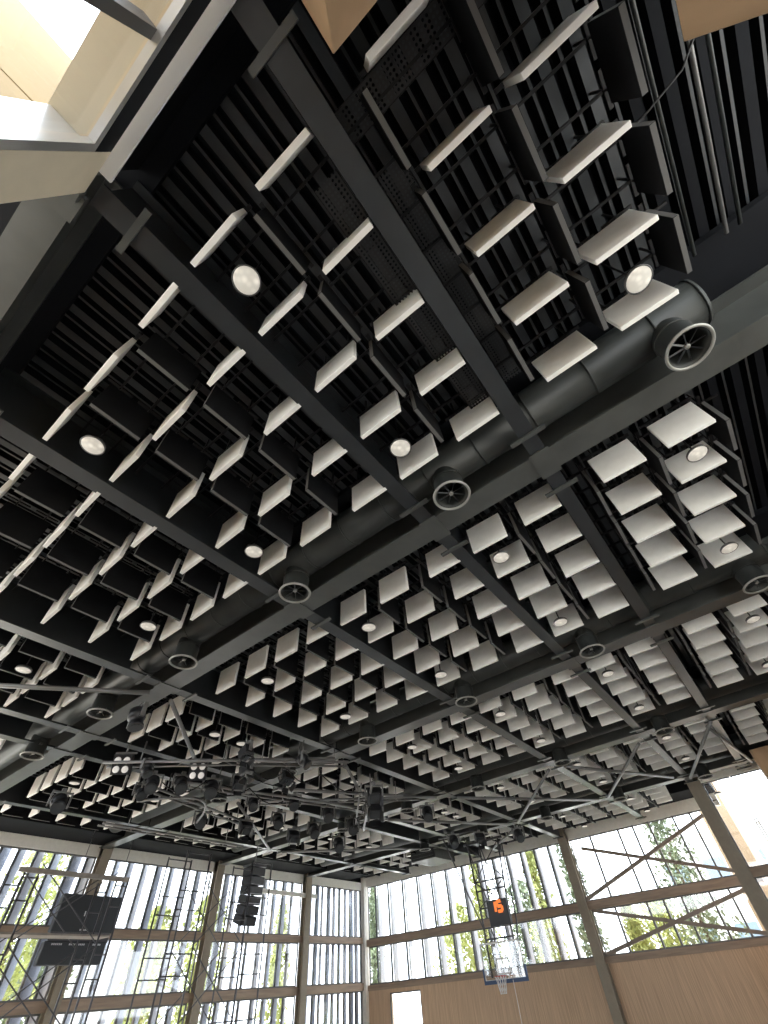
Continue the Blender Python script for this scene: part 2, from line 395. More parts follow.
for i, (x0, x1) in enumerate(bays):
    for j, by in enumerate(BY):
        if i == 4 and by < 1: x1b = XN - .1
        else: x1b = x1
        L = x1b - x0 - 0.42
        t = thing('cross_beam', f'black steel cross beam in the {BAYN[i]} ceiling bay, {BN[j]} counted from right', 'beam', ((x0 + x1b) / 2, by, 0), 'cross beams between girders')
        bm = NB(); ibeam(bm, L, 0.21 if j < 2 else 0.25, H, 5.39, 'x', gap=(DX[i] - (x0 + x1b) / 2) if i < 4 else None); obj('beam_section', bm, M['steel'], t)
        for s in (-1, 1):
            bm = NB(); px = s * (L / 2 - 0.34)
            box(bm, px - 0.03, px + 0.03, -0.24, 0.24, H - 0.035, H - 0.003); obj('clamp_bar', bm, M['girder'], t)

# ceiling bracing rods
def brace(a, b, label, r=0.045):
    t = strut('roof_brace', (a[0], a[1], 4.50), (b[0], b[1], 4.50), 0, M['pipe'], label, 'brace', 'diagonal roof braces', True, r)
for a, b, l in [((15.3, 2.1), (19.9, 4.6), 'grey pipe brace in fourth bay leaning left, between second and third beams'),
                ((19.6, 2.15), (15.3, 4.45), 'grey pipe brace in fourth bay leaning right, between second and third beams'),
                ((15.2, 4.95), (20.1, 8.5), 'grey pipe brace in fourth bay leaning left, between third and fourth beams'),
                ((20.0, 5.0), (15.2, 8.4), 'grey pipe brace in fourth bay leaning right, between third and fourth beams'),
                ((20.8, 8.9), (23.6, 11.7), 'grey pipe brace in farthest bay beside the window wall'),
                ((20.1, 8.9), (15.3, 11.6), 'grey pipe brace in fourth bay beyond the fourth beam'),
                ((15.3, 0.1), (20.2, 1.7), 'dark pipe brace in fourth bay near the timber pier at right'),
                ((20.2, -0.3), (15.6, 0.25), 'dark pipe brace crossing in front of far timber pier'),
                ((4.29, 8.9), (6.9, 11.6), 'grey pipe brace in second bay below the spotlights'),
                ((3.8, 8.9), (0.3, 11.6), 'grey pipe brace in nearest bay at far left'),
                ((9.7, 8.8), (14.6, 11.7), 'grey pipe brace in third bay leaning left'),
                ((14.6, 8.9), (9.8, 11.6), 'grey pipe brace in third bay leaning right'),
                ((9.7, 13.4), (14.6, 17.4), 'grey pipe brace in third bay toward the room corner'),
                ((15.3, 17.4), (20.2, 13.4), 'grey pipe brace in fourth bay toward the room corner')]:
    brace(a, b, l)

# ------------------------------------------------------------------ acoustic panels
PL, PH, PT = 0.605, 0.52, 0.055
def panel_mesh(m, along, e=None):
    bm = NB()
    if along == 'y': box(bm, -PT / 2, PT / 2, -PL / 2, PL / 2, 0, PH)
    else: box(bm, -PL / 2, PL / 2, -PT / 2, PT / 2, 0, PH)
    if e:
        for f in bm.faces:
            f.normal_update()
            big = f.calc_area() > 0.2
            f.material_index = 0 if big else 1  # narrow faces of the panel take the lighter grey
        return mesh(bm, 'acoustic panel', [m, e], 0.004)
    return mesh(bm, 'acoustic panel', m, 0.004)
def hung_mesh(m, along, e=None):
    """far panels: the suspension wires stay in the panel's mesh"""
    me = panel_mesh(m, along, e); bm = NB(); bm.from_mesh(me); n0 = len(bm.faces)
    for sg in (-1, 1):
        p = (0, sg * 0.2) if along == 'y' else (sg * 0.2, 0)
        box(bm, p[0] - .008, p[0] + .008, p[1] - .008, p[1] + .008, PH - .02, 0.97, 2 if e else 1)
    bm.to_mesh(me); bm.free(); me.materials.append(M['rod'])
    return me
WM, BM_ = panel_mesh(M['white'], 'y'), panel_mesh(M['black'], 'x', M['trim_grey'])
def single_hanger(along, s):
    bm = NB(); p = (0, s * 0.2) if along == 'y' else (s * 0.2, 0)
    box(bm, p[0] - .01, p[0] + .01, p[1] - .01, p[1] + .01, PH - .02, 0.97)
    bx = (0.02, 0.16) if along == 'y' else (0.16, 0.02)
    box(bm, p[0] - bx[0], p[0] + bx[0], p[1] - bx[1], p[1] + bx[1], 0.60, 0.625)
    return mesh(bm, 'hanger', M['rod'])
WMF, BMF = hung_mesh(M['white'], 'y'), hung_mesh(M['black'], 'x', M['trim_grey'])
HM = {a: [single_hanger(a, s) for s in (-1, 1)] for a in 'xy'}
cand = []
for k, x0 in enumerate(BAY0):
    for r in range(5):
        x = x0 + r * ROWP
        if x > 24.0: continue
        for ci, y in enumerate(COLY):
            if y == 12.5 or y > 19 : continue
            if k == 4 and (y < 3 or r > 3): continue
            cand.append(('white', k, r, ci, x, y))
    for r in range(4):
        x = x0 + (r + .5) * ROWP
        if x > 24.0: continue
        for ci, y in enumerate(BLKY):
            if k == 4 and (y < 3 or r > 3): continue
            cand.append(('black', k, r, ci, x, y))
def seen(x, y):
    best = None
    for z in (H, H + PH):
        for d in (-.3, .3):
            p = project((x + (d if True else 0), y + d, z))
            if p and -12 < p[0] < 780 and -12 < p[1] < 1030: best = p
    return best
shown = {'white': [], 'black': []}
for c in cand:
    p = seen(c[4], c[5])
    if p: shown[c[0]].append((p[2], c))
for kind in shown:
    L = sorted(shown[kind])
    rest = L[300:]
    for d, (kd, k, r, ci, x, y) in L[:300]:
        along = 'y' if kind == 'white' else 'x'
        if kind == 'white':
            lab = f'white baffle in {BAYN[k]} ceiling bay, {ORD[r]} row from near girder, {ORD[ci]} column from right'
        else:
            lab = f'black baffle in {BAYN[k]} ceiling bay, {ORD[r]} row from near girder, {ORD[ci]} line from right'
        o = bpy.data.objects.new('acoustic_panel' if kind == 'white' else 'black_acoustic_panel', (WM if k < 2 else WMF) if kind == 'white' else (BM_ if k < 2 else BMF)); COL.objects.link(o)
        o.location = (x, y, H + K + random.uniform(-.008, .008)); o.rotation_euler = (0, 0, math.radians(random.uniform(-.8, .8)))
        tag(o, lab, 'acoustic panel', f'{kind} acoustic panels of the ceiling')
        if k < 2:
            for hm in HM[along]:
                h = bpy.data.objects.new('hanger', hm); COL.objects.link(h); h.parent = o
    if rest:
        bm = NB()
        for d, (kd, k, r, ci, x, y) in rest:
            if kind == 'white': box(bm, x - PT / 2, x + PT / 2, y - PL / 2, y + PL / 2, H, H + PH)
            else: box(bm, x - PL / 2, x + PL / 2, y - PT / 2, y + PT / 2, H, H + PH)
        o = obj('acoustic_panel_field' if kind == 'white' else 'black_acoustic_panel_field', bm, M[kind]); o['kind'] = 'stuff'
        tag(o, f'distant {kind} acoustic panels in the far corner of the ceiling', 'acoustic panels')
    print(kind, len(L))

# suspension rails above the black panels
for k in range(2):
    for r in range(4):
        x = BAY0[k] + (r + .5) * ROWP
        t = thing('suspension_rail', f'thin black suspension rail over the {ORD[r]} black baffle line of the {BAYN[k]} bay', 'rail', (x, 0, 0), 'rails carrying the baffles')
        for s in (-0.2, 0.2):
            bm = NB(); box(bm, s - .014, s + .014, -2.35, 17.6, 5.205, 5.235); obj('rod', bm, M['rod'], t)

# ------------------------------------------------------------------ high bay lamps
def lamp(loc, label, first=[None]):
    if first[0] is None:
        t = thing('high_bay_lamp', label, 'ceiling lamp', loc, 'round high bay lamps')
        bm = NB(); lathe(bm, [(0, 0.05), (0.11, 0.05), (0.132, 0.03), (0.140, 0.0), (0.126, -0.004), (0.126, 0.01), (0, 0.012)], n=28); obj('lamp_housing', bm, M['lampbody'], t)
        bm = NB(); lathe(bm, [(0.125, 0.0), (0.10, -0.010), (0, -0.014)], n=28); obj('lamp_lens', bm, M['lamp'], t)
        bm = NB(); tube(bm, [(0, 0, 0.05), (0, 0, 0.92)], 0.012, 6); obj('stem', bm, M['rod'], t)
        first[0] = t; return
    dup(first[0], loc, label)
LY = [-1.67, 1.37, 4.18, 6.98, 9.86, 15.0]
for k in range(5):
    for j, y in enumerate(LY):
        if k == 4 and y < 1: continue
        for q, dx in enumerate((0.87, 1.70) if j == 4 else (0.03, 2.50)):
            x = 5.25 * k + dx + (0.04 if k == 0 else 0) + (0.3 if k == 4 else 0)
            p = project((x, y, H))
            if not p or not (-8 < p[0] < 776 and -8 < p[1] < 1030): continue
            lamp((x, y, H - .02), f'round white lamp in {BAYN[k]} ceiling bay, {"near" if q == 0 else "far"} one of {ORD[j]} pair from right')

# ------------------------------------------------------------------ ducts with fan grilles
for i, x in enumerate(DX):
    y0, y1 = -2.3, 19.5
    t = thing('air_duct', f'dark round air duct running beside the {["nearest", "second", "third", "farthest"][i]} crossing girder', 'duct', (x, 0, 5.03), 'ceiling air ducts')
    bm = NB(); tube(bm, [(0, y0, 0), (0, y1, 0)], 0.295, 28); obj('duct_pipe', bm, M['duct'], t)
    for yy in [y0 + .03] + [y0 + 0.55 + 0.8 * q for q in range(14)]:
        bm = NB(); torus(bm, (0, yy, 0), 0.297, 0.012, 28, 5, Vector((0, 1, 0))); obj('duct_seam', bm, M['duct'], t)
proto = None
for i, x in enumerate([3.48, 8.86, 14.55, 20.05]):
    for j, y in enumerate([-1.84, 1.23, 4.25, 7.22, 10.15, 13.2]):
        y2 = y
        p = project((x, y2, 4.5))
        if not p or not (-20 < p[0] < 790 and p[1] < 1030): continue
        lab = f'round black air outlet under the {["nearest", "second", "third", "farthest"][i]} duct, {ORD[j]} from right'
        if proto: dup(proto, (x, y2, 4.38), lab); continue
        proto = t = thing('air_outlet', lab, 'air vent', (x, y2, 4.38), 'round air outlets under the ducts')
        bm = NB(); lathe(bm, [(0.205, 0.60), (0.205, 0.05), (0.215, 0.03), (0.246, 0.0), (0.23, 0.0), (0.195, 0.04), (0.19, 0.3)], n=36); obj('spigot', bm, M['duct'], t)
        bm = NB(); torus(bm, (0, 0, 0), 0.240, 0.018, 40, 8); obj('rim', bm, M['rim'], t)
        bm = NB(); torus(bm, (0, 0, 0.3), 0.207, 0.010, 36, 6); obj('collar', bm, M['duct'], t)
        for q in range(8):
            bm = NB(); a = q * PI / 4; d = Vector((math.cos(a), math.sin(a), 0)); s = Vector((-d.y, d.x, 0.6)).normalized()
            obox(bm, d * 0.12 + Vector((0, 0, 0.05)), d, s, d.cross(s), 0.115, 0.010, 0.003); obj('vane', bm, M['steel'], t)
        bm = NB(); lathe(bm, [(0, 0.03), (0.03, 0.035), (0.035, 0.07), (0, 0.08)], n=16); obj('hub', bm, M['rim'], t)

# ------------------------------------------------------------------ cable trays over the nearest bay
def tray(x0, x1, y0, y1, z, label, along):
    t = thing('cable_tray', label, 'cable tray', ((x0 + x1) / 2, (y0 + y1) / 2, z), 'perforated cable trays')
    hx, hy = (x1 - x0) / 2, (y1 - y0) / 2
    bm = NB(); box(bm, -hx, hx, -hy, hy, 0, 0.004); obj('tray_bed', bm, M['tray'], t)
    for s in (-1, 1):
        bm = NB()
        if along == 'y': box(bm, s * hx - .006, s * hx + .006, -hy, hy, 0, 0.07)
        else: box(bm, -hx, hx, s * hy - .006, s * hy + .006, 0, 0.07)
        obj('tray_side', bm, M['rod'], t)
tray(-0.30, -0.03, -3.4, -0.10, 5.22, 'perforated black cable tray crossing beside the timber pier at top', 'y')
tray(-0.01, 3.0, 0.15, 0.42, 5.00, 'perforated black cable tray along left side of the first cross beam', 'x')
tray(0.30, 3.0, -0.40, -0.10, 5.22, 'perforated black cable tray along right side of the first cross beam', 'x')
for i, (yy, z) in enumerate([(-2.52, 5.3), (-2.86, 5.3), (-3.0, 5.3)]):
    bm = NB(); tube(bm, [(-3, 0, 0), (3.1, 0, 0)], 0.022, 8)
    t = tag(obj('conduit_pipe', bm, M['pipe'] if i == 1 else M['duct'], None, (0, yy, z)), f'thin conduit pipe under the dark deck at top right, {ORD[i]} from the baffles', 'conduit', 'conduits at the top right')
bm = NB(); tube(bm, [(1.55, -1.5, 5.24), (1.5, -2.4, 5.24), (1.42, -2.75, 5.27), (1.2, -2.95, 5.27)], 0.011, 6)
tag(obj('electric_cable', bm, M['rod']), 'loose black cable drooping from the baffles toward the conduits', 'cable')

# ------------------------------------------------------------------ timber piers
for nm, x0, x1, y0, y1, z1, lab in [('a', -2.6, -0.455, -2.1, -0.27, 4.15, 'timber-clad pier whose corner points down at top centre'),
                                    ('b', -1.6, 0.985, -3.4, -2.205, 4.15, 'timber-clad pier filling the top right corner'),
                                    ('c', 19.35, 21.3, -6.5, -0.39, 4.62, 'timber-clad pier at right edge beyond the roof braces')]:
    t = thing('timber_pier', 'brown ' + lab, 'pier', ((x0 + x1) / 2, (y0 + y1) / 2, -K), 'timber-clad piers')
    hx, hy = (x1 - x0) / 2, (y1 - y0) / 2
    bm = NB(); box(bm, -hx, hx, -hy, hy, 0, z1 + K); obj('cladding', bm, M['timber'], t, bevel=0.006)
    bm = NB(); box(bm, -hx + .03, hx - .03, -hy + .03, hy - .03, z1 + K, z1 + K + 0.02); obj('cap', bm, M['soffit'], t)

# ------------------------------------------------------------------ glazed opening at top left (wall plane x = -1.2)
t = thing('plastered_pier', 'beige plastered pier beside the bright opening at top left', 'pier', (-1.36, 1.66, -K))
bm = NB(); box(bm, -0.16, 0.16, -0.20, 0.22, 0, 4.55 + K); obj('pier_shaft', bm, M['beige'], t, bevel=0.006)
bm = NB(); box(bm, -0.17, 0.17, 0.22, 0.30, 4.44 + K, 4.55 + K); box(bm, -0.02, 0.2, 0.24, 0.5, 4.50 + K, 4.56 + K); obj('seat_plate', bm, M['girder'], t)
bm = NB(); box(bm, -1.52, -1.215, -6, 1.45, 4.22, 4.50); struct('trim_30', bm, M['beige'])           # lintel
bm = NB(); box(bm, -4, -1.62, 2.0, YW, 5.42, 5.55); struct('trim_36', bm, M['soffit'])
bm = NB(); box(bm, -1.22, -1.11, -6, 1.66, 4.56, 4.60); struct('trim_31', bm, M['whitep'])
bm = NB(); box(bm, -1.213, -1.19, -6, 1.45, 4.225, 4.50); struct('trim_32', bm, M['soffit'])
bm = NB(); box(bm, -1.4, -1.20, -6, 1.66, 4.61, 5.5); struct('trim_33', bm, M['soffit'])           # white edge board
bm = NB(); box(bm, -1.24, -1.19, -6, 1.45, 4.14, 4.22); box(bm, -1.24, -1.19, 1.38, 1.45, -K, 4.14)
f = struct('window_30', bm, M['alu'])
bm = NB(); box(bm, -1.26, -1.255, -6, 1.38, -K, 4.14); obj('window_pane', bm, M['glass'], f)
bm = NB(); box(bm, -1.33, -1.23, 0.545, 0.62, -K, 4.16); obj('window_mullion', bm, M['mull'], f)
bm = NB(); box(bm, -1.50, -1.27, 1.44, 1.46, -K, 4.2); obj('window_reveal', bm, M['alu'], f)
t = thing('outdoor_wing_wall', 'sunlit beige clad wall outside the opening at top left', 'wall', (-1.55, 1.52, -K), None)
bm = NB(); box(bm, -9, 0, 0, 0.25, 0, 4.20 + K); box(bm, -9, 0, 0, 0.25, 4.225 + K, 5.75 + K); obj('cladding_sheet', bm, M['ochre'], t)
bm = NB(); box(bm, -9, 0, 0.01, 0.2, 4.20 + K, 4.225 + K); obj('cladding_joint', bm, M['brown'], t)

# ------------------------------------------------------------------ stage lighting rig
def pipe(name, pts, r, label, group=None, m='pipe'):
    c = sum((Vector(p) for p in pts), Vector()) / len(pts)
    bm = NB(); tube(bm, [Vector(p) - c for p in pts], r, 8)
    return tag(obj(name, bm, M[m], None, c), label, 'lighting bar', group)
ZPS = [4.15, 4.08, 4.0, 4.15, 4.22, 3.92, 4.15]
for i, (a, b) in enumerate([((4.6, 11.9), (8.6, 8.1)), ((6.9, 9.5), (8.9, 7.9)), ((6.6, 11.4), (11.8, 10.0)), ((6.2, 12.6), (10.6, 13.8)), ((9.2, 12.4), (13.2, 8.6)), ((10.2, 8.2), (13.6, 11.4)), ((7.0, 16.3), (12.3, 16.2))]):
    t = pipe('lighting_bar', [(a[0], a[1], ZPS[i]), (b[0], b[1], ZPS[i])], 0.035, 'grey lighting bar hung under the ceiling, ' + ['beside the girder at lower left', 'short one under the second girder', 'long one behind the four-lamp lights', 'one near the room corner at left', 'one reaching toward the third girder', 'one crossing under the third girder', 'one nearest the left window wall'][i], 'stage lighting bars')
    d = Vector((b[0] - a[0], b[1] - a[1], 0)); sd_ = Vector((-d.y, d.x, 0)).normalized() * .3
    bm = NB(); tube(bm, [-d / 2 + sd_, d / 2 + sd_], .026, 8); obj('chord_pipe', bm, M['pipe'], t)
    for q in range(1, int(d.length / .8)):
        bm = NB(); c0 = d * (q / int(d.length / .8) - .5); tube(bm, [c0, c0 + sd_ + d.normalized() * (.2 if q % 2 else -.2)], .016, 6); obj('lacing_rod', bm, M['pipe'], t)
    for s in (0.15, 0.5, 0.85):
        bm = NB(); q = d * (s - .5); tube(bm, [(q.x, q.y, 0), (q.x, q.y, 0.46)], 0.016, 6); obj('drop_rod', bm, M['pipe'], t)
pts = [(6.2 + 2.4 * u, 12.9 + 1.5 * math.sin(u * PI) * -1 + 0.9 * u, 3.85) for u in [q / 12 for q in range(13)]]
pipe('lighting_bar', pts, 0.03, 'curved grey lighting bar below the round spotlights at left', 'stage lighting bars')

def spotlight(name, loc, aim, size, label, round_=True, doors=False):
    """loc: yoke clamp height; body hangs under it and looks along aim."""
    t = thing(name, label, 'stage light', loc, 'stage spotlights')
    d = Vector(aim).normalized(); u, v, d = basis(d); s = size
    c = Vector((0, 0, -0.42 * s / 0.3))
    bm = NB()
    if round_:
        prof = [(-0.75, 0.35), (-0.68, 0.55), (-0.3, 0.62), (0.0, 0.62), (0.05, 0.5), (0.55, 0.5), (0.6, 0.56), (0.75, 0.56)]
        pts = [c + d * (z * s) for z, r in prof]; tube(bm, pts, [r * s for z, r in prof], 18)
    else:
        obox(bm, c, u, v, d, 0.62 * s, 0.5 * s, 0.4 * s); obox(bm, c - d * .5 * s, u, v, d, 0.5 * s, 0.36 * s, 0.14 * s)
    obj('housing', bm, M['bodyblk'], t)
    bm = NB(); tube(bm, [c + d * (0.76 * s if round_ else 0.41 * s), c + d * (0.80 * s if round_ else 0.44 * s)], 0.46 * s, 18); obj('lens', bm, M['darklens'], t)
    bm = NB()
    w = 0.78 * s
    obox(bm, c + u * w + Vector((0, 0, .25 * s)), u, v, Vector((0, 0, 1)), .02, .04, .5 * s); obox(bm, c - u * w + Vector((0, 0, .25 * s)), u, v, Vector((0, 0, 1)), .02, .04, .5 * s)
    obox(bm, c + Vector((0, 0, .75 * s)), u, u.cross(Vector((0, 0, 1))), Vector((0, 0, 1)), w, .04, .02); obj('yoke', bm, M['pipe'], t)
    bm = NB(); obox(bm, c + Vector((0, 0, .9 * s)), u, u.cross(Vector((0, 0, 1))), Vector((0, 0, 1)), .05, .05, .16 * s); obj('clamp', bm, M['pipe'], t)
    if doors:
        for sg, ax in ((1, u), (-1, u), (1, v), (-1, v)):
            bm = NB(); n_ = (ax * sg * 0.5 + d).normalized(); o_ = ax.cross(d)
            obox(bm, c + d * s * .95 + ax * sg * .58 * s, o_, n_, ax, .42 * s, .22 * s, .006); obj('barn_door', bm, M['bodyblk'], t)
    return t
def blinder(loc, label):
    t = thing('blinder_light', label, 'stage light', loc, 'four-lamp stage lights')
    d = Vector((-0.55, -0.62, -0.45)).normalized(); u, v, d = basis(d)
    bm = NB(); obox(bm, (0, 0, -.3), u, v, d, .21, .21, .07); obj('housing', bm, M['bodyblk'], t)
    for i in (-1, 1):
        for j in (-1, 1):
            bm = NB(); p = Vector((0, 0, -.3)) + u * .10 * i + v * .095 * j + d * .07
            tube(bm, [p, p + d * .03, p + d * .05], [.075, .07, .04], 18); obj('lamp_lens', bm, M['lens'], t)
    bm = NB(); obox(bm, (0, 0, -.05), u, v, d, .24, .02, .03); tube(bm, [(0, 0, -.04), (0, 0, .2)], .02, 6); obj('yoke', bm, M['pipe'], t)
blinder((5.0, 11.75, 4.46), 'four-lamp black stage light, left one of the two lit pairs')
blinder((6.5, 10.85, 4.42), 'four-lamp black stage light, right one of the two lit pairs')
SP = [((3.75, 8.95), (.1, -.3, -1), .26, True, 'black spotlight clamped at end of the nearest girder'),
      ((5.95, 11.9), (-.3, -.6, -.7), .27, True, 'black round spotlight right of the left four-lamp light'),
      ((6.5, 11.5), (-.2, -.7, -.7), .27, True, 'black round spotlight between the two four-lamp lights'),
      ((7.2, 11.2), (-.3, -.6, -.7), .29, True, 'black round spotlight below the right four-lamp light'),
      ((7.15, 9.75), (0, -.2, -1), .24, False, 'black boxy projector light hung right of four-lamp lights'),
      ((7.9, 8.5), (.3, -.6, -.7), .22, True, 'slim black spotlight at right end of the lighting bar'),
      ((8.3, 9.55), (.0, -.5, -.9), .25, False, 'boxy floodlight hung in front of the second girder'),
      ((9.85, 10.9), (-.4, -.6, -.7), .25, True, 'black spotlight in the middle of lighting cluster'),
      ((11.4, 11.0), (-.4, -.6, -.7), .27, True, 'round black spotlight left of the tall twin lights'),
      ((10.95, 8.75), (-.5, -.5, -.6), .32, False, 'upper one of the tall twin lights under a bright beam'),
      ((12.0, 9.6), (-.5, -.5, -.6), .34, False, 'lower one of the tall twin lights under a bright beam'),
      ((12.9, 11.3), (-.4, -.6, -.7), .3, True, 'round spotlight below left of the tall twin lights'),
      ((14.3, 13.2), (-.4, -.6, -.7), .3, True, 'lowest round spotlight above the corner windows'),
      ((13.9, 8.9), (-.5, -.4, -.7), .28, True, 'spotlight hung right of the third girder near braces'),
      ((8.7, 13.7), (-.4, -.7, -.6), .28, True, 'black spotlight low at left above scaffold'),
      ((10.3, 13.6), (-.2, -.7, -.6), .28, False, 'boxy black light on the bar nearest room corner'),
      ((19.4, 8.3), (-.5, -.4, -.7), .28, True, 'spotlight hung above the basketball frame'),
      ((4.9, 14.4), (-.1, -.7, -.6), .30, True, 'round black spotlight at far left above the white baffles')]
SP += [((5.4, 11.3), (.2, -.5, -.8), .22, True, 'slim dark spotlight just right of the left four-lamp light'),
       ((6.15, 12.75), (-.1, -.7, -.6), .24, True, 'dark spotlight hanging below the left four-lamp light'),
       ((7.6, 10.6), (-.3, -.6, -.7), .24, False, 'boxy dark light on long bar right of the round spotlights'),
       ((6.5, 9.0), (0, -.4, -.9), .22, False, 'square floodlight under brace end right of four-lamp lights'),
       ((10.6, 12.4), (-.3, -.6, -.7), .27, True, 'dark spotlight low in the middle above left windows'),
       ((12.3, 13.5), (-.3, -.6, -.7), .27, False, 'flat dark floodlight low above the second window column'),
       ((12.3, 12.5), (-.3, -.6, -.7), .28, True, 'dark spotlight hung left of the lowest round spotlight'),
       ((9.0, 11.7), (-.3, -.6, -.7), .24, True, 'dark spotlight behind the long lighting bar'),
       ((17.9, 10.4), (-.5, -.4, -.7), .28, True, 'spotlight in fourth bay left of the basketball frame'),
       ((18.6, 9.6), (-.5, -.4, -.7), .26, False, 'boxy light in fourth bay above the basketball frame')]
for (x, y), aim, sz, rd, lab in SP: spotlight('spotlight', (x, y, 4.34), aim, sz, lab, rd, doors=not rd)
for i, (pa, lab) in enumerate([([(6.2, 11.9), (7.0, 11.2), (8.2, 10.9), (9.6, 10.8)], 'sagging black cable along the long lighting bar'),
                               ([(7.2, 9.7), (8.0, 9.2), (8.9, 8.9), (10.9, 8.8)], 'sagging black cable between the second girder and twin lights'),
                               ([(11.0, 8.8), (11.6, 9.6), (12.4, 10.8), (13.0, 11.3)], 'black cable looping down beside the tall twin lights')]):
    pts = []
    for a, b in zip(pa, pa[1:]):
        for q in range(6): u = q / 6; pts.append((a[0] + (b[0] - a[0]) * u, a[1] + (b[1] - a[1]) * u, 4.05 - 0.25 * math.sin(PI * u)))
    bm = NB(); tube(bm, pts, 0.014, 6); tag(obj('electric_cable', bm, M['rod']), lab, 'cable')
t = thing('ventilation_unit', 'dark ribbed ventilation box under ceiling near the room corner', 'ventilation unit', (22.2, 14.2, 4.3))
bm = NB(); box(bm, -.9, .9, -.7, .7, 0, 0.9); obj('casing', bm, M['duct'], t, bevel=.02)
for q in range(6):
    bm = NB(); box(bm, -.93, -.9, -.6, .6, .1 + q * .13, .16 + q * .13); obj('louvre', bm, M['bodyblk'], t)

# ------------------------------------------------------------------ line array speaker
t = thing('line_array_speaker', 'black curved loudspeaker stack hanging before the left windows', 'loudspeaker', (14.1, 17.6, 3.95))
bm = NB(); tube(bm, [(0, 0, 0.0), (0, 0, 1.4)], 0.02, 6); box(bm, -.4, .4, -.25, .25, -.04, .02); obj('flying_frame', bm, M['scaff'], t)
z = -0.05; off = 0
for q in range(6):
    tilt = 0.03 + 0.055 * q; ax = Vector((1, 0, 0)); ay = Vector((0, math.cos(tilt), math.sin(tilt))); az = ax.cross(ay)
    bm = NB(); obox(bm, (0, off, z - .14), ax, ay, az, .36, .26, .128); c = obj('cabinet', bm, M['bodyblk'], t, bevel=.015)
    if q in (1, 2, 3):
        bm = NB(); obox(bm, (0, off - .265, z - .275), ax, ay, az, .34, .012, .010); obj('gap_strip', bm, M['fin'], t)
    z -= .272; off += math.sin(tilt) * .27

# ------------------------------------------------------------------ basketball goal hung from the ceiling
GXX, GY = 21.75, 11.28
t = thing('basketball_goal', 'ceiling-hung glass basketball backboard with red rim and blue pad', 'basketball hoop', (GXX, GY, 0))
bz0, bz1, hw = 0.27, 1.32, 0.9
bm = NB(); box(bm, -.008, .008, -hw, hw, bz0, bz1); bb = obj('backboard', bm, M['board'], t)
bm = NB()
for a in ((-hw, -hw + .05, bz0, bz1), (hw - .05, hw, bz0, bz1), (-hw, hw, bz1 - .05, bz1), (-hw, hw, bz0, bz0 + .05)): box(bm, -.016, .02, a[0], a[1], a[2], a[3])
obj('border_line', bm, M['whitep'], bb)
bm = NB()
for a in ((-.295, -.245, bz0 + .15, bz0 + .6), (.245, .295, bz0 + .15, bz0 + .6), (-.295, .295, bz0 + .55, bz0 + .6), (-.295, .295, bz0 + .15, bz0 + .2)): box(bm, -.014, -.009, a[0], a[1], a[2], a[3])
obj('target_square', bm, M['whitep'], bb)
bm = NB(); box(bm, -.04, .05, -hw - .03, hw + .03, bz0 - .07, bz0 + .035); box(bm, -.04, .05, -hw - .03, -hw + .03, bz0, bz0 + .36); box(bm, -.04, .05, hw - .03, hw + .03, bz0, bz0 + .36); obj('edge_pad', bm, M['blue'], t)
bm = NB(); torus(bm, (-.38, 0, bz0 + .12), .225, .011, 28, 6); box(bm, -.16, -.02, -.06, .06, bz0 + .07, bz0 + .13); rim = obj('rim', bm, M['rimred'], t)
bm = NB()
for q in range(12):
    a0 = 2 * PI * q / 12
    for s in (-1, 1):
        tube(bm, [(-.38 + math.cos(a0 + s * u * .9) * (.22 - .11 * u ** .7), math.sin(a0 + s * u * .9) * (.22 - .11 * u ** .7), bz0 + .12 - .45 * u) for u in (0, .3, .6, 1)], .009, 4)
obj('net', bm, M['net'], rim)
def goal_pole(pts, r=.03, nm='frame_tube', m='scaff'):
    bm = NB(); tube(bm, [Vector(p) for p in pts], r, 8); obj(nm, bm, M[m], t)
top = 4.58
for s in (-1, 1):
    goal_pole([(.1, s * .62, bz0 + .1), (.12, s * .62, 1.7), (.25, s * .8, top)], .04)
    goal_pole([(.12, s * .62, 1.7), (-1.9, s * .80, top)], .028)
    goal_pole([(.35, s * .5, bz0 + .3), (.9, s * .55, 1.9), (1.0, s * .6, top)], .032)
for zz, w in ((1.42, .62), (1.75, .62), (2.35, .66), (2.9, .7), (3.2, .72), (3.9, .76)): goal_pole([(.14, -w, zz), (.16, w, zz)], .028)
goal_pole([(.14, -.66, 2.35), (.2, .72, 3.2)], .02); goal_pole([(.14, .66, 2.35), (.2, -.72, 3.2)], .02)
goal_pole([(.2, -.74, 3.2), (.24, .78, 4.5)], .02); goal_pole([(.2, .74, 3.2), (.24, -.78, 4.5)], .02)
goal_pole([(.1, 0, bz0 + .2), (.14, .3, 1.7)], .022); goal_pole([(.1, 0, bz0 + .2), (.14, -.3, 1.7)], .022)
goal_pole([(-.1, -.1, 1.8), (-1.3, .1, top)], .022)
goal_pole([(.25, -1.0, top), (.25, 1.0, top)], .05); goal_pole([(-1.9, -1.0, top), (-1.9, 1.0, top)], .04)
t2 = thing('shot_clock', 'dark shot clock box with orange digits above the backboard', 'shot clock', (GXX - .28, GY - .42, 1.72))
bm = NB(); box(bm, -.1, .12, -.46, .46, 0, .78); obj('clock_case', bm, M['screen'], t2, bevel=.02)
def seg_digit(bm, yc, zc, w, h, segs):
    s = .05
    R = {'a': (-w, w, h - s, h + s), 'g': (-w, w, -s, s), 'd': (-w, w, -h - s, -h + s), 'f': (w - s, w + s, 0, h), 'b': (-w - s, -w + s, 0, h), 'e': (w - s, w + s, -h, 0), 'c': (-w - s, -w + s, -h, 0)}
    for q in segs:
        a = R[q]; box(bm, -.125, -.102, yc + a[0], yc + a[1], zc + a[2], zc + a[3])
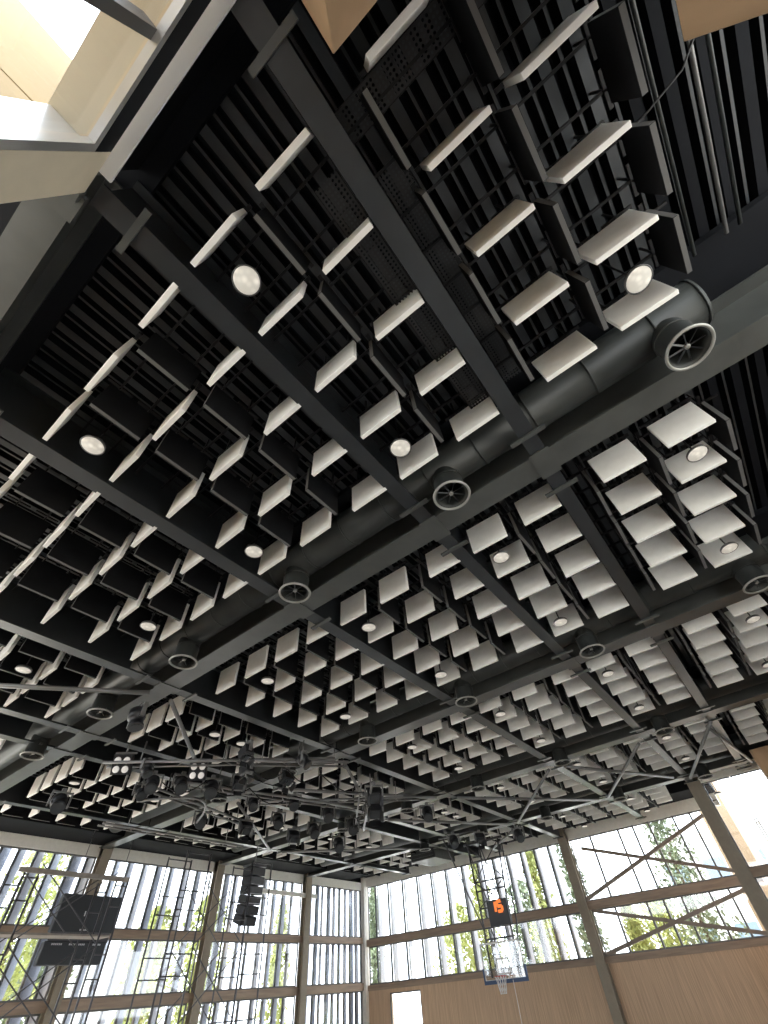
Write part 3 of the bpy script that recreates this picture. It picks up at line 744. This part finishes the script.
bm = NB(); seg_digit(bm, .17, .56, .10, .15, 'bc'); obj('digit', bm, M['digit'], t2)
bm = NB(); seg_digit(bm, -.13, .56, .10, .15, 'afgcd'); obj('digit', bm, M['digit'], t2)
bm = NB(); tube(bm, [(0, 0, 0), (-.1, -.06, -3.0)], .012, 5); tag(obj('pull_rope', bm, M['net'], None, (GXX - .1, GY - .35, bz0)), 'pale rope hanging below the basketball backboard', 'rope')

# ------------------------------------------------------------------ scaffolds and scoreboard before the left windows
def scaffold(label, loc, L, W, z1, planks, frames):
    t = thing('scaffold_tower', label, 'scaffold', (loc[0], loc[1], -K), 'scaffold towers by the left windows')
    def tb(pts, r=.024, nm='tube'):
        bm = NB(); tube(bm, pts, r, 6); obj(nm, bm, M['scaff'], t)
    Z = z1 + K
    for fx_ in frames:
        for dx in (0, W):
            for yy in (0, 1.1): tb([(fx_ + dx, yy, 0), (fx_ + dx, yy, Z)], .026, 'upright')
        zz = 0.4
        while zz < Z:
            for yy in (0, 1.1): tb([(fx_, yy, zz), (fx_ + W, yy, zz)], .018, 'rung')
            zz += 0.95 if int(zz * 10) % 2 else 0.45
    for yy in (0, 1.1):
        zz = 1.2
        while zz + 1.5 < Z + .6:
            tb([(frames[0] + W, yy, zz), (frames[-1], yy, zz + 1.5)], .015, 'cross_tube'); tb([(frames[0] + W, yy, zz + 1.5), (frames[-1], yy, zz)], .015, 'cross_tube'); zz += 1.55
    for pz in planks:
        bm = NB(); box(bm, frames[0] - .05, frames[-1] + W, .05, .65, pz + K - .02, pz + K + .02); obj('platform', bm, M['plank'], t)
    return t
scaffold('tall scaffold tower with ladder frames beside the loudspeaker stack', (9.95, 16.0), 0, 0.9, 3.75, [], [0, 2.75])
scaffold('scaffold tower with a plank deck around the scoreboard', (5.45, 16.2), 0, 0.35, 2.95, [1.72], [0, 2.5])
bm = NB(); box(bm, -1.5, 1.5, -.04, .04, -.05, .05); tag(obj('scaffold_rail', bm, M['plank'], None, (6.75, 16.1, 2.88)), 'long guard rail across the top of scoreboard scaffold', 'rail')
SBX, SBY = 8.15, 19.5
t = thing('scoreboard', 'large dark scoreboard in two sections hung before the left windows', 'scoreboard', (SBX, SBY, 0))
bm = NB(); box(bm, -.15, 1.85, 0, .22, 2.12, 3.02); obj('upper_cabinet', bm, M['screen'], t, bevel=.02)
bm = NB(); box(bm, -.2, 1.75, 0, .22, 1.40, 1.92); obj('lower_cabinet', bm, M['screen'], t, bevel=.02)
bm = NB(); box(bm, -.1, 1.8, .08, .16, 1.9, 2.14); obj('link_bracket', bm, M['scaff'], t)
for x0, x1, z0, z1 in ((.02, .34, 1.83, 1.87), (.55, .74, 1.83, 1.87), (.78, 1.04, 1.83, 1.87), (1.3, 1.55, 1.83, 1.87), (.72, .98, 2.16, 2.20), (.70, .74, 2.50, 2.62)):
    bm = NB(); q = x0
    while q < x1: box(bm, q, min(q + .035, x1), -.012, -.002, z0, z1); q += .055
    obj('lettering', bm, M['letter'], t)
for s in (.1, 1.6):
    bm = NB(); tube(bm, [(s, .1, 3.0), (s, .1, 5.0)], .012, 5); obj('hanging_cable', bm, M['scaff'], t)

# ------------------------------------------------------------------ outside: trees and buildings
def foliage(n, rx, ry, h, z0, leaf, kind):
    bm = NB()
    for _ in range(n):
        u = random.random()
        if kind == 'cone': rr = (1 - u) ** 0.6 * (0.35 + 0.65 * min(1, u * 6))
        else: rr = math.sqrt(max(0, 1 - (2 * u - 1) ** 2))
        a = random.uniform(0, 2 * PI); q = (random.random() ** 0.45) * rr * (0.8 + 0.35 * math.sin(a * 3 + u * 17))
        p = Vector((math.cos(a) * rx * q, math.sin(a) * ry * q, z0 + u * h))
        d = Vector((random.gauss(0, 1), random.gauss(0, 1), random.gauss(0, 1))).normalized(); e = d.orthogonal().normalized(); f = d.cross(e)
        s = leaf * random.uniform(.5, 1.3)
        vs = [bm.verts.new(p + e * s), bm.verts.new(p + f * s * .45), bm.verts.new(p - e * s), bm.verts.new(p - f * s * .45)]
        bm.faces.new(vs)
    return bm
def tree(x, y, h, r, kind, m, label, n=4600, leaf=.12):
    t = thing('garden_tree', label, 'tree', (x, y, -K), 'trees outside the windows')
    bm = NB(); tube(bm, [(0, 0, 0), (.05, .03, h * .4), (0, .05, h * .85)], [.16, .11, .04], 8); obj('trunk', bm, M['trunk'], t)
    bm = foliage(n, r, r, h * (.95 if kind == 'cone' else .75), h * (.05 if kind == 'cone' else .27), leaf, kind); obj('foliage', bm, M[m], t)
for x, y, h, r, kd, m, l in [
    (29.0, 23.6, 8.2, 1.0, 'cone', 'leafd', 'slim cypress behind the right windows closest to room corner'),
    (31.0, 18.6, 6.4, 1.7, 'ball', 'leaf', 'leafy tree right of the corner cypress'),
    (29.6, 16.0, 8.8, 1.4, 'cone', 'leaf', 'tall yellow-green tree left of the basketball frame'),
    (33.4, 15.2, 7.2, 1.5, 'ball', 'leafd', 'round dark tree behind the basketball frame'),
    (30.4, 12.7, 9.2, 1.3, 'cone', 'leaf', 'pointed yellow-green tree behind the shot clock'),
    (29.2, 10.1, 9.2, 1.15, 'cone', 'leafd', 'dark tree just left of the right wall column'),
    (31.0, 8.4, 5.6, 1.2, 'cone', 'leaf', 'bright pointed tree just right of the right wall column'),
    (30.0, 5.1, 9.6, 2.0, 'cone', 'leafd', 'big dark tree behind the crossed window braces'),
    (34.0, 7.6, 5.6, 1.5, 'ball', 'leaf', 'low bright tree between column and crossed braces'),
    (6.0, 25.6, 8.2, 1.6, 'ball', 'leaf', 'yellow-green tree at far left behind the scaffold'),
    (9.9, 27.5, 8.8, 1.8, 'ball', 'leaf', 'yellow-green tree behind the scoreboard'),
    (2.2, 28.5, 7.5, 1.8, 'ball', 'leafd', 'shady tree at left picture edge'),
    (12.6, 30.5, 6.4, 1.6, 'ball', 'leafd', 'dim tree between the two scaffolds'),
    (16.0, 27.0, 6.6, 1.3, 'ball', 'leaf', 'leafy tree behind the middle of left windows'),
    (19.2, 27.5, 7.2, 1.5, 'ball', 'leaf', 'leafy tree right of the loudspeaker stack'),
    (24.2, 27.0, 7.6, 1.2, 'cone', 'leaf', 'slim tree behind the left windows closest to corner')]:
    tree(x, y, h, r, kd, m, l)
def building(label, x0, x1, y0, y1, h, m, wins, face='x'):
    t = thing('neighbour_building', label, 'building', ((x0 + x1) / 2, (y0 + y1) / 2, -K))
    hx, hy = (x1 - x0) / 2, (y1 - y0) / 2
    bm = NB(); box(bm, -hx, hx, -hy, hy, 0, h); obj('wall', bm, M[m], t)
    bm = NB(); box(bm, -hx - .15, hx + .15, -hy - .15, hy + .15, h, h + .25); obj('roof_edge', bm, M[m], t)
    for (a, b, z0, z1) in wins:
        bm = NB(); box(bm, -hx - .05, -hx + .02, a, b, z0, z1); w = obj('window', bm, M['conc'], t)
        bm = NB(); box(bm, -hx - .07, -hx - .05, a + .1, b - .1, z0 + .1, z1 - .1); obj('pane', bm, M['pane'], w)
building('faint white building behind the crossed window braces', 46, 56, -2, 9, 9.5, 'conc', [(-4.2 + q * 2.6, -2.6 + q * 2.6, 6.6, 8.2) for q in range(4)] + [(-4.2 + q * 2.6, -2.6 + q * 2.6, 3.2, 4.8) for q in range(4)])
building('peach building outside right of the stout olive-grey column', 30, 36, 1.75, 2.95, 11.5, 'peach', [(-.35, .05, 3.2, 4.6)])
building('low peach building outside at the right picture edge', 37, 42, -4, 1.4, 5.4, 'peach', [(-1, .2, 3.0, 4.4)])
building('low pale building outside at left behind the trees', 8, 22, 34, 40, 5.6, 'conc', [])

# ------------------------------------------------------------------ light
w = bpy.data.worlds.new('sky'); S.world = w; w.use_nodes = True
bg = w.node_tree.nodes['Background']; bg.inputs['Color'].default_value = (0.90, 0.95, 1.0, 1); bg.inputs['Strength'].default_value = 2.6
sd = bpy.data.lights.new('sun', 'SUN'); sd.energy = 7.0; sd.angle = 0.02; sd.color = (1, 0.95, 0.86)
so = bpy.data.objects.new('sun', sd); COL.objects.link(so)
so.rotation_euler = Vector((-0.30, -0.62, -0.72)).to_track_quat('-Z', 'Y').to_euler()
so.location = (10, 30, 30)

S.view_settings.view_transform = 'Standard'; S.view_settings.look = 'None'; S.view_settings.gamma = 1; S.view_settings.use_curve_mapping = False
S.view_settings.exposure = 1.5
S.cycles.use_denoising = True
S.cycles.max_bounces = 8; S.cycles.diffuse_bounces = 5; S.cycles.transparent_max_bounces = 12
S.cycles.sample_clamp_indirect = 6
S.cycles.caustics_reflective = False; S.cycles.caustics_refractive = False
